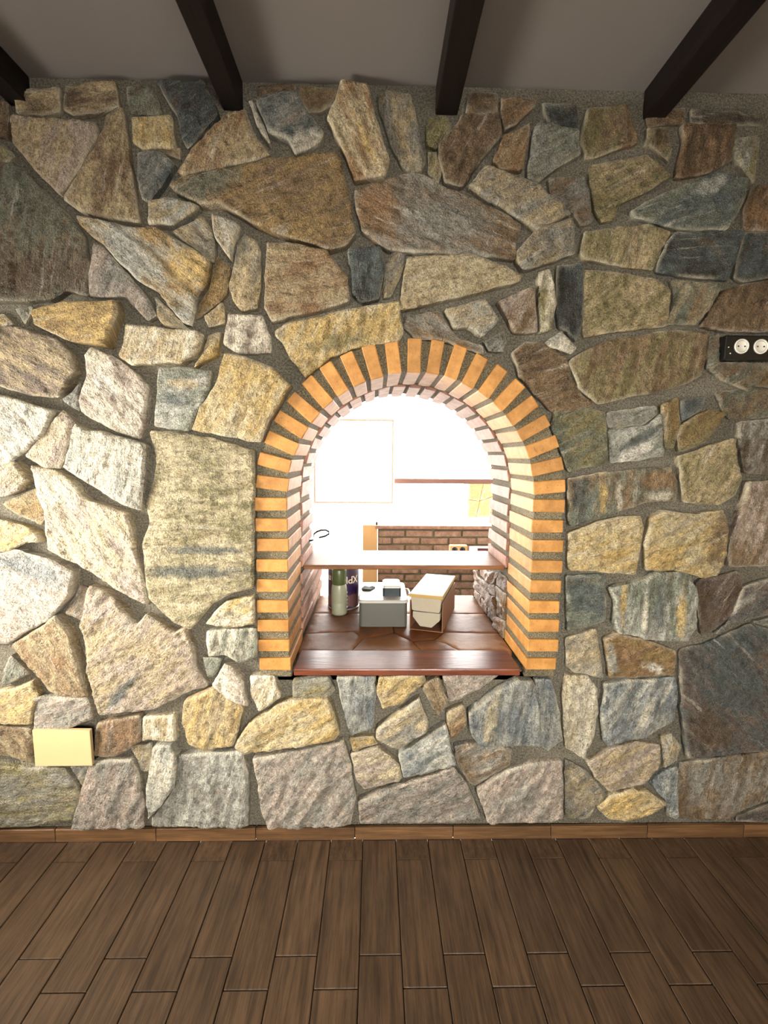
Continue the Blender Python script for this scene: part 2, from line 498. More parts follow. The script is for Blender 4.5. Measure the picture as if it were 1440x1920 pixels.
# outlines of the wall's stones: tones, grain direction in degrees, proudness in mm, outline; some dark top-right ones paint in ceiling shade and a black void
STONES = '''
brown dkbr 80 22|-30,186 0,188 14,192 12,258 0,250 -30,236
dkbr tan 10 18|24,168 108,158 107,203 75,212 28,208
tan dkbr 10 20|123,158 214,148 221,197 180,210 136,214 119,203
tan pink 70 26|25,219 181,231 185,240 182,261 150,322 115,368 56,306 24,267
brown tan 78 22|228,200 233,217 242,300 254,367 262,417 211,412 150,398 122,375 194,245 200,217
green dkbr 30 18|236,160 283,156 303,206 300,212 244,212
slate dark 35 24|292,153 383,152 410,214 380,250 353,281 345,262 332,218 312,185
ltan gold 80 26|247,221 322,215 329,275 303,279 267,275 249,267
slate grey 50 20|258,286 297,281 330,308 281,378 267,375 258,328
tan brown 60 16|306,281 334,272 336,296
lgrey tan 35 28|283,381 328,375 375,390 328,425 281,425
rust tan 65 26|361,283 400,244 430,215 462,208 470,235 482,262 508,290 470,303 420,316 345,330 335,325 350,303
grey slate 25 30|481,194 528,180 556,178 581,220 607,252 600,268 580,283 556,291 540,262 505,252 492,222
pale grey 110 26|467,192 475,190 501,256 506,270 490,250 478,225
dkbr brown 0 14|480,155 555,153 555,172 488,184
olive brown 10 18|561,156 633,164 625,192 600,203 578,206 560,178
rust ltan 115 28|640,160 690,163 705,225 730,300 722,328 664,340 650,295 613,228 630,190
grey tan 100 22|708,178 728,167 769,175 783,230 797,300 792,322 758,319 736,280 711,205
olive dark 60 20|806,217 839,217 847,233 819,278 800,272 797,239
dkbr brown 60 22|867,217 936,211 944,253 911,286 867,350 833,342 822,294 825,272 855,233
tan olive 80 18|803,283 819,283 828,322 822,339 803,322
brown rust 20 16|942,181 1008,183 1000,197 967,231 947,244 940,211
dkbr brown 0 14|880,167 936,171 934,206 874,212
rust tan 60 24|994,228 992,255 981,317 939,317 925,300 947,255
grey green 30 24|1003,240 1014,232 1083,245 1087,290 1050,310 1022,330 1010,342 989,333 994,280
dark slate 20 12|1018,188 1086,190 1086,236 1030,228
grey tan 30 24|911,314 936,319 1008,347 1072,400 1010,432 965,408 878,350 895,330
brown grey 160 28|667,358 700,347 778,325 805,335 840,353 938,394 975,420 972,450 965,485 895,480 765,473 725,468 700,450 678,435 668,395
tan grey 30 30|1075,406 1078,475 1040,490 978,508 968,489 970,469 1005,433
ochre brown 25 32|345,335 420,322 500,300 556,295 635,290 645,322 655,365 667,440 652,460 617,470 566,455 495,432 414,386 378,388 330,362 322,352
lgrey tan 115 26|397,402 430,415 453,427 440,465 436,492 405,448
tan grey 75 26|458,439 483,453 489,472 489,533 483,578 455,583 436,564 430,539 441,483 446,455
rust tan 10 28|503,458 561,461 614,472 639,508 653,522 656,567 600,583 511,603 497,580 500,525
slate dark 80 26|650,467 714,463 722,503 711,561 678,568 661,555 658,511
grey tan 60 22|736,469 761,475 750,519 731,556 717,561 722,497
gold ltan 60 34|517,622 536,606 590,598 656,581 750,566 748,590 757,625 750,640 708,646 660,656 622,670 590,694 572,708 545,672 530,640 517,630
tan ltan 20 30|764,486 833,481 883,478 950,503 978,519 972,530 894,550 750,584 753,544
grey brown 150 24|761,590 822,583 845,617 860,635 905,650 908,666 880,656 828,640 778,634 758,615
lgrey tan 30 34|833,583 905,564 919,580 933,603 903,633 878,614 850,617
grey dark 40 26|905,640 945,620 950,639 944,658 917,658
pink brown 60 24|931,567 1000,539 1008,622 964,625 947,589
olive pale 85 26|1008,511 1030,505 1044,567 1033,619 1014,622 1011,555
slate dark 88 26|1046,497 1095,493 1095,600 1083,640 1050,612 1044,578
lgrey pale 60 26|1018,646 1053,620 1080,653 1072,664 1033,650
brown dkbr 20 24|960,662 985,642 1020,645 1062,670 1072,706 1090,735 1118,758 1060,778 1035,770 1005,740 975,706
grey brown 30 20|1030,332 1098,328 1107,356 1112,417 1092,420 1075,398 1035,365
brown olive 75 24|1107,200 1179,190 1200,264 1129,289 1101,294 1090,267 1096,225
olive tan 30 26|1109,308 1218,286 1240,306 1265,325 1207,361 1162,381 1154,411 1132,414 1118,392 1107,336
dkbr olive 80 20|1218,236 1257,233 1262,283 1259,300 1229,272 1215,267
dkbr rust 80 20|1282,231 1384,231 1379,294 1346,317 1284,331 1271,328 1279,294 1284,256
grey olive 80 22|1384,256 1426,250 1423,294 1415,344 1390,311 1376,283
slate green 20 30|1184,394 1234,367 1346,322 1398,339 1393,378 1365,430 1279,430 1223,414 1190,408
dkbr rust 70 20|1418,345 1470,300 1470,420 1400,430 1400,385
tan olive 75 26|1096,433 1218,417 1262,433 1246,461 1229,505 1173,497 1096,483 1090,469
slate dark 5 26|1268,433 1401,428 1382,489 1370,522 1304,519 1234,508 1232,497 1251,458
tan olive 35 28|1098,503 1162,511 1229,522 1257,544 1254,611 1151,622 1096,630 1096,540
green tan 68 24|1262,524 1348,530 1354,540 1332,580 1309,608 1257,606 1268,561
dkbr slate 60 22|1404,432 1470,425 1470,496 1400,526 1380,518 1385,495
dkbr brown 65 24|1357,545 1401,530 1470,500 1470,618 1390,622 1340,616 1318,610
brown olive 80 24|1135,640 1246,620 1335,622 1331,664 1320,705 1268,728 1196,742 1120,757 1085,725 1066,678 1100,655
green brown 30 22|1337,630 1354,625 1354,678 1450,682 1438,702 1410,735 1360,712 1330,690
dkbr brown 0 12|1216,202 1290,197 1290,226 1222,230
dkbr dark 0 12|1300,199 1440,206 1440,228 1300,226
ochre dkbr 30 20|1422,695 1470,682 1470,735 1415,722
brown green 40 22|1348,735 1408,726 1470,742 1470,775 1375,785 1360,770
green olive 30 24|1042,772 1100,762 1137,772 1142,860 1145,868 1066,884 1052,845 1035,800
green grey 25 22|1140,772 1234,760 1237,775 1212,794 1143,803
lgrey green 30 28|1143,805 1215,797 1243,777 1246,855 1200,862 1148,868
olive ochre 80 20|1243,758 1275,745 1278,795 1265,840 1250,840
blue slate 40 20|1278,750 1327,745 1320,766 1282,788
ochre olive 35 26|1279,795 1332,768 1366,774 1340,808 1326,830 1276,847 1270,820
tan olive 60 28|1273,856 1332,836 1379,820 1382,867 1393,897 1382,928 1354,947 1284,942 1279,905
dkbr grey 80 22|1387,790 1470,780 1470,893 1400,888 1392,845
green brown 82 26|1064,897 1132,886 1262,875 1273,905 1270,942 1212,940 1151,964 1068,988
ltan gold 20 28|1067,1000 1145,972 1204,967 1209,995 1204,1030 1193,1078 1123,1072 1066,1068
gold ltan 30 36|1223,972 1246,958 1307,964 1354,955 1365,995 1359,1042 1345,1080 1315,1083 1270,1070 1212,1069 1209,1017
pink brown 75 26|1401,903 1470,897 1470,1058 1368,1064 1368,1017 1393,945
green slate 3 24|1064,1080 1137,1080 1137,1166 1064,1186
green lgrey 88 36|1143,1103 1215,1083 1234,1072 1290,1075 1307,1105 1307,1178 1287,1203 1234,1200 1159,1186 1151,1167 1154,1125
purp dkbr 60 24|1310,1092 1390,1072 1396,1105 1373,1155 1340,1183 1320,1192 1312,1139
slate purp 40 24|1398,1100 1470,1066 1470,1138 1379,1167 1345,1190 1375,1155
tan grey 40 22|1064,1200 1120,1178 1132,1272 1104,1267 1080,1263 1064,1250
rust ochre 25 26|1134,1200 1157,1189 1212,1200 1270,1222 1268,1269 1143,1272
blue lgrey 65 28|1134,1283 1196,1276 1268,1274 1273,1311 1265,1353 1207,1381 1134,1394 1126,1344
slate purp 140 30|1279,1222 1335,1208 1412,1172 1470,1195 1470,1398 1290,1421 1285,1380 1279,1330
grey slate 30 18|1415,1168 1470,1146 1470,1188
brown grey 85 26|1279,1436 1470,1403 1470,1490 1401,1519 1370,1542 1276,1540 1276,1478
dark purp 30 18|1388,1536 1470,1499 1470,1546 1385,1546
ltan pale 85 32|1062,1267 1104,1268 1120,1294 1123,1339 1115,1380 1096,1425 1062,1405 1060,1367 1054,1306
tan pink 30 30|1101,1430 1151,1403 1196,1392 1240,1400 1240,1439 1212,1469 1145,1486 1115,1458
lgrey tan 70 18|1242,1383 1260,1378 1279,1402 1273,1430 1248,1444
tan gold 25 30|1121,1517 1145,1494 1190,1481 1218,1486 1248,1505 1220,1525 1179,1539 1143,1536
grey tan 40 22|1062,1428 1101,1447 1140,1494 1116,1520 1107,1537 1062,1537
blue lgrey 85 20|1222,1470 1250,1448 1273,1442 1273,1537 1252,1532 1250,1503
tan gold 35 28|711,1267 794,1264 797,1275 750,1317 717,1325 706,1292
tan brown 115 24|797,1277 822,1269 839,1311 822,1344 792,1290
pink grey 25 24|831,1266 939,1263 911,1286 861,1311 842,1314 833,1283
tan grey 35 30|706,1364 786,1306 803,1350 800,1367 747,1400 725,1394 706,1381
blue lgrey 82 34|878,1333 925,1297 970,1272 1000,1276 1010,1330 1012,1392 990,1392 944,1394 895,1390 880,1364
blue lgrey 86 30|1003,1275 1033,1275 1044,1310 1052,1360 1056,1390 1030,1412 1014,1400 1014,1330
rust tan 50 26|839,1336 869,1322 875,1358 847,1386 839,1364
lgrey blue 32 28|747,1414 836,1356 844,1394 853,1428 811,1442 756,1456
ltan pink 20 32|658,1411 711,1400 747,1431 752,1460 683,1481 669,1464
gold tan 0 18|655,1385 700,1381 708,1396 662,1408
grey brown 30 24|853,1400 878,1394 939,1398 960,1407 955,1436 917,1456 892,1475 878,1467 856,1428
grey pink 25 24|672,1500 750,1470 850,1436 878,1475 905,1533 833,1540 675,1542
pink grey 60 26|894,1478 950,1442 994,1431 1054,1428 1057,1478 1055,1532 1033,1540 914,1540
pale tan 70 30|469,1266 514,1266 528,1303 506,1319 486,1333 472,1303
grey olive 20 22|548,1277 614,1268 628,1292 617,1306 550,1306
blue lgrey 85 26|631,1266 706,1266 703,1317 697,1364 658,1378 642,1325
ltan gold 30 34|442,1394 467,1356 522,1319 553,1308 617,1308 639,1367 628,1381 553,1394 461,1407
pale pink 115 30|400,1281 422,1243 444,1253 458,1278 467,1319 428,1306
tan gold 75 30|350,1310 403,1286 458,1322 442,1392 386,1403 355,1392 345,1350
grey lgrey 80 28|336,1415 455,1407 466,1450 465,1550 285,1550 283,1535 310,1505 332,1470
lgrey pale 80 30|289,1397 322,1394 333,1415 330,1468 305,1506 281,1530 278,1470
grey pink 55 30|475,1418 586,1402 644,1388 656,1422 667,1494 658,1544 506,1544 492,1514 486,1464
rust tan 120 32|108,1153 136,1186 147,1228 167,1305 108,1301 92,1292 25,1208 78,1175
tan pink 38 34|172,1097 200,1108 230,1135 250,1160 258,1169 275,1152 305,1167 328,1186 350,1175 364,1214 369,1247 389,1286 339,1303 292,1328 189,1339 180,1303 164,1256 167,1228 155,1164 165,1120
green grey 60 18|19,1228 56,1264 5,1286 8,1258
tan gold 30 24|-30,1306 17,1294 60,1278 72,1303 62,1358 -30,1353
grey pink 20 22|65,1308 100,1306 162,1310 175,1347 133,1364 67,1364
brown tan 120 22|-30,1358 58,1365 62,1433 17,1420 -30,1411
rust brown 85 24|184,1355 264,1341 267,1386 236,1406 217,1417 178,1417 180,1372
pale tan 80 22|268,1345 327,1341 331,1389 268,1386
grey tan 80 18|245,1403 283,1395 281,1450 264,1447 256,1425
olive grey 5 24|-30,1428 64,1439 122,1439 142,1475 150,1497 133,1540 50,1552 -30,1552
pink grey 70 28|178,1425 250,1422 261,1450 272,1506 270,1550 136,1550 150,1500 167,1440
grey tan 60 14|128,1440 168,1437 152,1478
pale lgrey 120 30|-30,733 0,739 108,772 85,820 42,853 0,889 -30,897
ltan pink 60 26|119,767 142,794 114,878 92,880 47,855 92,806
ltan pink 40 30|-30,897 36,864 58,900 42,919 11,931 -30,925
tan ochre 20 14|5,942 30,932 72,911 85,965 72,985 40,970 0,947
gold ltan 30 24|-30,955 28,980 72,997 80,1017 50,1017 17,1033 -30,1030
ltan pink 125 34|62,872 111,883 133,897 165,938 240,960 250,1000 278,1136 250,1125 167,1070 92,1031 90,995 86,958 72,905
pale lgrey 76 36|146,795 172,808 195,808 278,833 277,883 272,955 240,945 126,877 139,833
lgrey pink 150 28|-30,1050 36,1031 105,1050 142,1070 136,1117 100,1155 80,1168 17,1205 -30,1215
brown grey 60 16|147,1100 165,1105 158,1140 150,1165 120,1150 138,1120
ltan olive 3 28|283,808 330,810 400,822 478,845 480,905 478,960 477,1100 440,1108 400,1130 380,1155 358,1178 330,1165 300,1140 281,1120 275,1080 270,1015 283,980 278,944 297,870
gold pale 30 28|405,1145 428,1127 478,1116 481,1167 439,1175 388,1167
pale green 80 26|389,1183 430,1178 482,1177 485,1230 450,1239 422,1225 392,1230
green grey 50 18|378,1233 419,1235 400,1269 389,1269
green brown 80 28|-30,302 28,306 103,378 139,414 156,442 160,470 165,500 163,553 125,545 92,563 -30,570
grey olive 30 18|-30,262 0,267 25,289 12,302 -30,298
pink grey 60 26|178,456 194,464 236,511 278,558 294,592 278,600 236,556 170,556 167,517
ochre lgrey 142 34|147,408 200,420 250,430 292,430 333,450 394,489 389,533 372,560 362,612 345,606 300,550 250,519 192,456 156,425
tan grey 140 20|292,557 345,608 360,619 310,614 296,592
gold ochre 10 36|64,583 119,569 222,567 225,594 214,622 206,650 139,642 94,622 69,611
grey green 60 18|25,578 58,575 45,608
gold pale 30 18|-30,583 0,588 19,605 0,616 -30,616
tan pale 72 28|239,608 278,614 367,621 386,630 380,658 344,683 297,681 250,686 228,669
purp tan 150 28|-30,620 30,612 111,639 133,661 147,697 117,747 61,742 0,722 -30,715
pink pale 125 32|172,650 211,667 256,700 278,728 272,789 262,822 220,810 155,772 150,750 167,706 164,667
grey lgrey 60 20|120,748 152,717 148,770 125,755
lgrey green 15 30|300,690 345,690 398,694 392,735 372,770 357,808 290,800 295,740
gold ltan 55 36|425,665 461,672 517,692 548,725 533,748 508,788 493,830 430,818 362,806 380,762 408,725 418,690
pale pink 80 32|430,589 492,592 508,630 508,661 447,664 420,645
gold tan 60 24|381,594 417,567 421,606 392,614
gold ltan 50 24|392,630 414,622 410,665 365,690 383,660
grey tan 140 24|325,436 380,405 395,430 405,470 400,492 345,452
ochre brown 70 20|405,480 430,500 424,548 408,565 378,590 365,595 372,568 395,535
'''

# ------------------------------------------------------------------ the room
YS = -0.026                                   # plane of the stone faces
XL, XR, YB = -2.08, 2.08, -4.0
ZC = W(703, 160, 0.0).y                       # ceiling height
TW = 0.56                                     # thickness of the stone wall
YK = 2.55                                     # far wall of the kitchen
YBR = -0.034                                  # front of the arch bricks
ac = W(771, 936, YBR)
AX, AZ = ac.x, ac.y
RI = (W(1003, 936, YBR).x - W(541, 936, YBR).x) / 2
RO = (W(1062, 936, YBR).x - W(480, 936, YBR).x) / 2
ZS = W(771, 1251, -0.03).y                    # top of the pass-through sill
ZB = W(771, 1258, YBR).y                      # foot of the jambs

def half_wall(sgn, Rh, y0, y1, bm):
    xe = XL if sgn < 0 else XR
    pts = [(xe, 0), (AX, 0), (AX, ZS - 0.03), (AX + sgn * Rh, ZS - 0.03), (AX + sgn * Rh, AZ)]
    for k in range(1, 19):
        a = math.radians(k * 5)
        pts.append((AX + sgn * Rh * math.cos(a), AZ + Rh * math.sin(a)))
    pts += [(AX, ZC), (xe, ZC)]
    a = [bm.verts.new((p[0], y0, p[1])) for p in pts]
    b = [bm.verts.new((p[0], y1, p[1])) for p in pts]
    n = len(pts)
    bm.faces.new(a); bm.faces.new(b[::-1])
    for i in range(n):
        bm.faces.new((a[i], b[i], b[(i + 1) % n], a[(i + 1) % n]))
bm = bmesh.new()
half_wall(-1, RO - 0.012, 0.0, TW, bm); half_wall(1, RO - 0.012, 0.0, TW, bm)
wall = tag(obj('wall_front', mesh_bm(bm, 'wall_front'), M['mortar']), kind='structure')

def cut_wall(name, axis, pos, thick, u0, u1, z0, z1, hole, mat):
    """a wall with one rectangular opening; axis 'x' means the wall is a plane of constant x"""
    bm = bmesh.new()
    h = hole
    for a, b, c, d in ((u0, h[0], z0, z1), (h[1], u1, z0, z1), (h[0], h[1], z0, h[2]), (h[0], h[1], h[3], z1)):
        if b - a < 1e-4 or d - c < 1e-4:
            continue
        if axis == 'x':
            box_bm(pos, pos + thick, a, b, c, d, bm=bm)
        else:
            box_bm(a, b, pos, pos + thick, c, d, bm=bm)
    return tag(obj(name, mesh_bm(bm, name), mat), kind='structure')

cut_wall('wall_left', 'x', XL - 0.2, 0.2, YB, 0.0, 0, ZC, (-1.05, -0.39, 0.78, 1.62), M['plaster'])
cut_wall('wall_back', 'y', YB - 0.2, 0.2, XL, XR, 0, ZC, (-0.4, 1.0, 0.85, 1.85), M['plaster'])
tag(box('wall_right', XR, XR + 0.2, YB, 0.0, 0, ZC, M['plaster']), kind='structure')
tag(box('ceiling', XL, XR, YB, 0.0, ZC, ZC + 0.12, M['ceiling']), kind='structure')
floor = tag(box('floor', XL, XR, YB, 0.0, -0.1, -0.009, M['grout']), kind='structure')

# mineral stains and bands in single stones: stone number by a point in it, centre, radii, direction, tone
STAINS = '''
385,1030 75 8 0 slate
372,1070 92 13 0 slate
238,1285 34 9 38 slate
222,1310 26 7 38 blue
265,490 70 24 -38 lgrey
360,500 36 40 -38 gold
1092,935 20 45 95 slate
1131,930 7 36 95 gold
1162,930 5 30 95 pale
1235,900 36 20 0 rust
1238,930 28 8 0 pale
1147,1238 10 34 100 lgrey
1228,1252 22 10 -20 white
918,1340 12 50 80 ltan
960,1350 16 42 85 blue
1330,350 34 12 25 lgrey
830,420 62 36 0 grey
710,400 36 44 20 rust
392,350 62 20 20 green
580,440 50 14 30 ochre
70,520 110 44 0 dkbr
80,370 80 60 -40 green
1345,1010 18 60 85 brown
1240,1050 34 22 0 gold
60,1065 75 20 -25 blue
1232,1325 8 26 68 slate
1250,1300 6 24 68 white
1210,1335 7 34 66 pale
1330,1365 46 50 0 dkbr
1380,1290 60 60 -40 slate
1165,1130 6 40 90 gold
1205,1150 5 40 90 pale
1235,1140 10 55 90 slate
1275,1150 9 48 90 gold
1300,1040 20 20 0 ltan
640,640 60 14 15 olive
690,610 50 20 10 gold
470,700 40 24 -20 gold
1190,850 40 12 30 white
1205,820 46 10 30 slate
815,1390 40 9 32 white
800,1420 30 5 32 slate
330,750 30 12 0 slate
350,720 30 8 0 tan
1340,470 90 8 5 slate
1100,930 5 30 95 green
572,272 28 14 20 pale
1010,560 6 40 95 white
460,290 40 12 20 tan
200,720 30 10 -50 white
650,250 60 8 115 ltan
690,280 50 6 115 gold
1400,300 20 8 80 lgrey
1280,560 6 40 68 ltan
1310,570 5 40 68 rust
1395,1130 40 8 40 lgrey
140,1230 40 12 -60 tan
110,920 40 30 0 pale
210,870 60 20 76 pale
'''
SL = []
for line in STAINS.strip().splitlines():
    c, rx, ry, an, tone = line.split()
    x, y = map(float, c.split(','))
    p = W(x, y, YS)
    rx, ry, an = float(rx), float(ry), float(an)
    if ry > rx and an > 50:
        an -= 90                      # the direction given is that of the longer axis
    SL.append((p, rx * 0.0018, ry * 0.0018, math.radians(an), tone))
xl, xr = W(-32, 1552, YS).x, W(1472, 1548, YS).x
# stones of the wall
wall_stones = []
for line in STONES.strip().splitlines():
    head, pl = line.split('|')
    c1, c2, ang, h = head.split()
    px = [tuple(map(float, q.split(','))) for q in pl.split()]
    pts = [W(x, y, YS) for x, y in px]
    for (x, y), p in zip(px, pts):
        if x <= -30:
            p.x = xl + 0.002
        if x >= 1470:
            p.x = xr - 0.002
    ctr = sum(pts, Vector((0, 0))) / len(pts)
    hh = float(h) / 1000.0 * R.uniform(0.95, 1.45) * (0.78 if ctr.x > 0.6 else 1.15)
    arr = np.array([(p.x, p.y) for p in pts])
    stn = [(p.x - ctr.x, p.y - ctr.y, rx, ry, an, tone) for p, rx, ry, an, tone in SL if inside(arr, p.x, p.y)]
    me = stone_mesh([p - ctr for p in pts], c1, c2, math.radians(float(ang)), hh, stain=stn or None)
    o = obj('stone', me, None, wall, (ctr.x, 0.0, ctr.y))
    wall_stones.append((sum(p[0] for p in px) / len(px), o))
# the same masonry goes on past both edges of the view
for cx, o in wall_stones:
    for edge, lim in ((xl, cx < 400), (xr, cx > 1100)):
        if lim:
            c = o.copy(); COL.objects.link(c); c.parent = wall
            c.location.x = 2 * edge - o.location.x
            c.scale.x = -1
            if not (XL + 0.02 < c.location.x < XR - 0.02):
                bpy.data.objects.remove(c)

# arch of bricks
arch = tag(empty('brick_arch', (AX, 0.0, ZB)), 'round arch of yellow bricks framing the serving hatch', None, None, 'structure')
def ring(y0, y1, ri, ro, name, mat):
    pts = []
    for k in range(0, 49):
        a = math.radians(180 - k * 180 / 48)
        pts.append((ro * math.cos(a), AZ - ZB + ro * math.sin(a)))
    pts.append((ro, 0.0)); pts.append((ri, 0.0))
    for k in range(0, 49):
        a = math.radians(k * 180 / 48)
        pts.append((ri * math.cos(a), AZ - ZB + ri * math.sin(a)))
    pts.append((-ri, 0.0)); pts.append((-ro, 0.0))
    bm = bmesh.new()
    a = [bm.verts.new((p[0], y0, p[1])) for p in pts]; b = [bm.verts.new((p[0], y1, p[1])) for p in pts]
    n = len(pts)
    # quads between the two arcs keep the caps clean
    m = 49
    outer = [n - 1] + list(range(0, m)) + [m]
    inner = [n - 2] + [m + 1 + m - k for k in range(0, m)] + [m + 1]
    for i in range(len(outer) - 1):
        bm.faces.new((a[outer[i]], a[outer[i + 1]], a[inner[i + 1]], a[inner[i]]))
        bm.faces.new((b[outer[i]], b[inner[i]], b[inner[i + 1]], b[outer[i + 1]]))
    for i in range(n):
        j = (i + 1) % n
        try:
            bm.faces.new((a[i], b[i], b[j], a[j]))
        except ValueError:
            pass
    o = obj(name, mesh_bm(bm, name), mat, arch)
    return o
ring(YBR + 0.011, 0.25, RI + 0.006, RO - 0.004, 'mortar_joint', M['arch_mortar'])
ring(0.25, TW + 0.0, RI + 0.008, RO - 0.004, 'mortar_joint', M['arch_mortar'])

for sg in (-1, 1):
    a_, b_ = sorted((sg * (RI - 0.004), sg * (RO - 0.002)))
    obj('mortar_joint', mesh_bm(box_bm(a_, b_, -0.022, 0.01, -0.028, 0.002, 0.004), 'mortar'), M['arch_mortar'], arch)

def brick_mesh(lx, ly, lz, mat, name='brick', bev=0.0022, wob=0.0012):
    b = box_bm(-lx / 2, lx / 2, -ly / 2, ly / 2, -lz / 2, lz / 2, bev, 1)
    for v in b.verts:
        v.co += Vector((R.uniform(-wob, wob), R.uniform(-wob, wob) * 0.5, R.uniform(-wob, wob)))
    me = mesh_bm(b, name)
    me.materials.append(mat)
    return me
LB = RO - RI
TB = 24.5 * RI / 231.0
front = [brick_mesh(LB, 0.276, TB, M['brick']) for _ in range(5)]
rear = [brick_mesh(LB, 0.30, TB * 1.02, M['pinkbrick'], wob=0.002) for _ in range(5)]
jz = [ (W(1030, y, YBR).y + W(510, y2, YBR).y) / 2 for y, y2 in
      ((949, 945), (986, 985), (1023, 1023), (1060, 1063), (1098.5, 1100.5), (1136.5, 1139), (1172.6, 1174.5), (1211, 1210), (1246, 1245))]
ZSH = W(700, 1060, 0.27).y                    # top of the shelf
slots = []
for k in range(-10, 11):
    slots.append((math.radians(89.6 + 8.42 * k), None))
for z in jz:
    slots.append((0.0, z)); slots.append((math.pi, z))
for ang, z in slots:
    for which, meshes, yc in ((0, front, YBR + 0.138), (1, rear, 0.262 + 0.15)):
        a = ang + (math.radians(4.2) if which and z is None else 0)
        if which and z is not None and ang == 0.0 and z < ZSH - 0.02:
            continue
        o = obj('brick', R.choice(meshes), None, arch)
        rr = (RI + RO) / 2 + R.uniform(-0.0025, 0.0025) - (0.003 if which else 0)
        cz_ = AZ if z is None else z + (0.018 if which else 0)
        o.location = (rr * math.cos(a), yc + R.uniform(-0.002, 0.002), cz_ + rr * math.sin(a) * (1 if z is None else 0) - ZB)
        o.rotation_euler = (0, -a if z is None else 0, 0)

# side walls that carry the counter below the shelf, behind the arch
wl = tag(box('wall_counter_left', AX - RO, AX - RI - 0.012, TW, 1.0, ZS - 0.06, ZSH - 0.10, M['arch_mortar']), kind='structure')
wr = tag(box('wall_counter_right', AX + RI + 0.012, AX + RO, TW, 0.86, ZS - 0.06, ZSH - 0.10, M['arch_mortar']), kind='structure')
rowb = [brick_mesh(0.03, 0.42, TB, M['pinkbrick'], wob=0.002) for _ in range(3)]
for z in [q for q in jz if q + 0.035 < ZSH - 0.10]:
    o = obj('brick', R.choice(rowb), None, wl)
    o.location = (AX - RI - 0.017, 0.785, z + 0.01)
# rough stones lining the lower right jamb
ny, nz = 4, 4
ya, yb, za, zb = 0.255, 0.85, ZS - 0.01, ZSH - 0.045
gp = [[(ya + (yb - ya) * (i + (R.uniform(-.25, .25) if 0 < i < ny else 0)) / ny, za + ((zb if i < 2 else zb - 0.058) - za) * (j + (R.uniform(-.25, .25) if 0 < j < nz else 0)) / nz) for j in range(nz + 1)] for i in range(ny + 1)]
for i in range(ny):
    for j in range(nz):
        q = [gp[i][j], gp[i + 1][j], gp[i + 1][j + 1], gp[i][j + 1]]
        c = sum((Vector(t) for t in q), Vector((0, 0))) / 4
        # outline runs along -y of the world when the stone's front (-y) is turned to face -x
        me = stone_mesh([Vector((-(t[0] - c.x), t[1] - c.y)) for t in q], R.choice(['8a6038', '7a5534', '94693e']), R.choice(['6b4a2c', '9c7648', '553c26']), R.uniform(0, 3), R.uniform(0.010, 0.022), 1.2, 0.012, 0.003, 0.012)
        o = obj('stone', me, None, wr if c.x > TW else wall)
        o.location = (AX + RI + 0.010, c.x, c.y)
        o.rotation_euler = (0, 0, -math.pi / 2)

# hatch sill: wooden board and varnished flagstones
sill = tag(box('sill_board', AX - RI + 0.014, AX + RI - 0.024, -0.045, 0.118, ZS - 0.024, ZS, M['sillwood'], None, 0.004, 2),
           'varnished red-brown wooden board along the front of the hatch sill', 'board')
bed = tag(box('hatch_sill', AX - RO + 0.014, AX + RO - 0.014, 0.0, 0.86, ZS - 0.06, ZS - 0.026, M['arch_mortar']), kind='structure')
def flag_mat():
    g = N('varnished_flagstone')
    uv = g.n('UVMap', uv_map='UVMap').outputs[0]
    c1 = g.n('Attribute', attribute_name='tone_a').outputs['Color']; c2 = g.n('Attribute', attribute_name='tone_b').outputs['Color']
    f = g.noise(uv, 14.0, 6.0, 0.65)
    c = g.mix(g.ramp(f, [(0.35, 0.0), (0.65, 1.0)]), c1, c2)
    g.link(c, 'Base Color'); g.b.inputs['Roughness'].default_value = 0.5; g.b.inputs['Specular IOR Level'].default_value = 0.25
    g.bump(g.noise(uv, 26.0, 5.0, 0.6), 0.35, 0.006)
    return g.m
M['flag'] = flag_mat()
x0, x1 = AX - RI + 0.002, AX + RI - 0.004
fl = [[(x0, .120), (x0 + .2, .120), (x0 + .24, .25), (x0 + .2, .33), (x0, .30)],
      [(x0 + .2, .120), (x0 + .47, .120), (x0 + .44, .22), (x0 + .37, .31), (x0 + .24, .25)],
      [(x0 + .47, .120), (x0 + .62, .120), (x0 + .57, .20), (x0 + .53, .235), (x0 + .44, .22)],
      [(x0 + .62, .120), (x1, .120), (x1, .31), (x0 + .58, .32), (x0 + .53, .235), (x0 + .57, .20)],
      [(x0, .30), (x0 + .2, .33), (x0 + .24, .25), (x0 + .37, .31), (x0 + .36, .56), (x0, .56)],
      [(x0 + .37, .31), (x0 + .44, .22), (x0 + .53, .235), (x0 + .58, .32), (x0 + .60, .56), (x0 + .36, .56)],
      [(x0 + .58, .32), (x1, .31), (x1, .56), (x0 + .60, .56)],
      [(x0, .56), (x0 + .36, .56), (x0 + .38, .86), (x0, .86)],
      [(x0 + .36, .56), (x0 + .60, .56), (x0 + .63, .86), (x0 + .38, .86)],
      [(x0 + .60, .56), (x1, .56), (x1, .86), (x0 + .63, .86)]]
for q in fl:
    c = sum((Vector(t) for t in q), Vector((0, 0))) / len(q)
    me = stone_mesh([Vector(t) - c for t in q], R.choice(['8a5a36', '7c4c2c', '8f6440']), R.choice(['6a4022', '9a7246', '6e4728']), 0.3, 0.016, 0.12, 0.03, 0.0006, 0.012, 0.03)
    me.materials.clear(); me.materials.append(M['flag'])
    o = obj('flagstone', me, None, bed, (c.x, c.y, ZS - 0.022))
    o.rotation_euler = (-math.pi / 2, 0, 0)
    o.scale = (1, 1, 1)

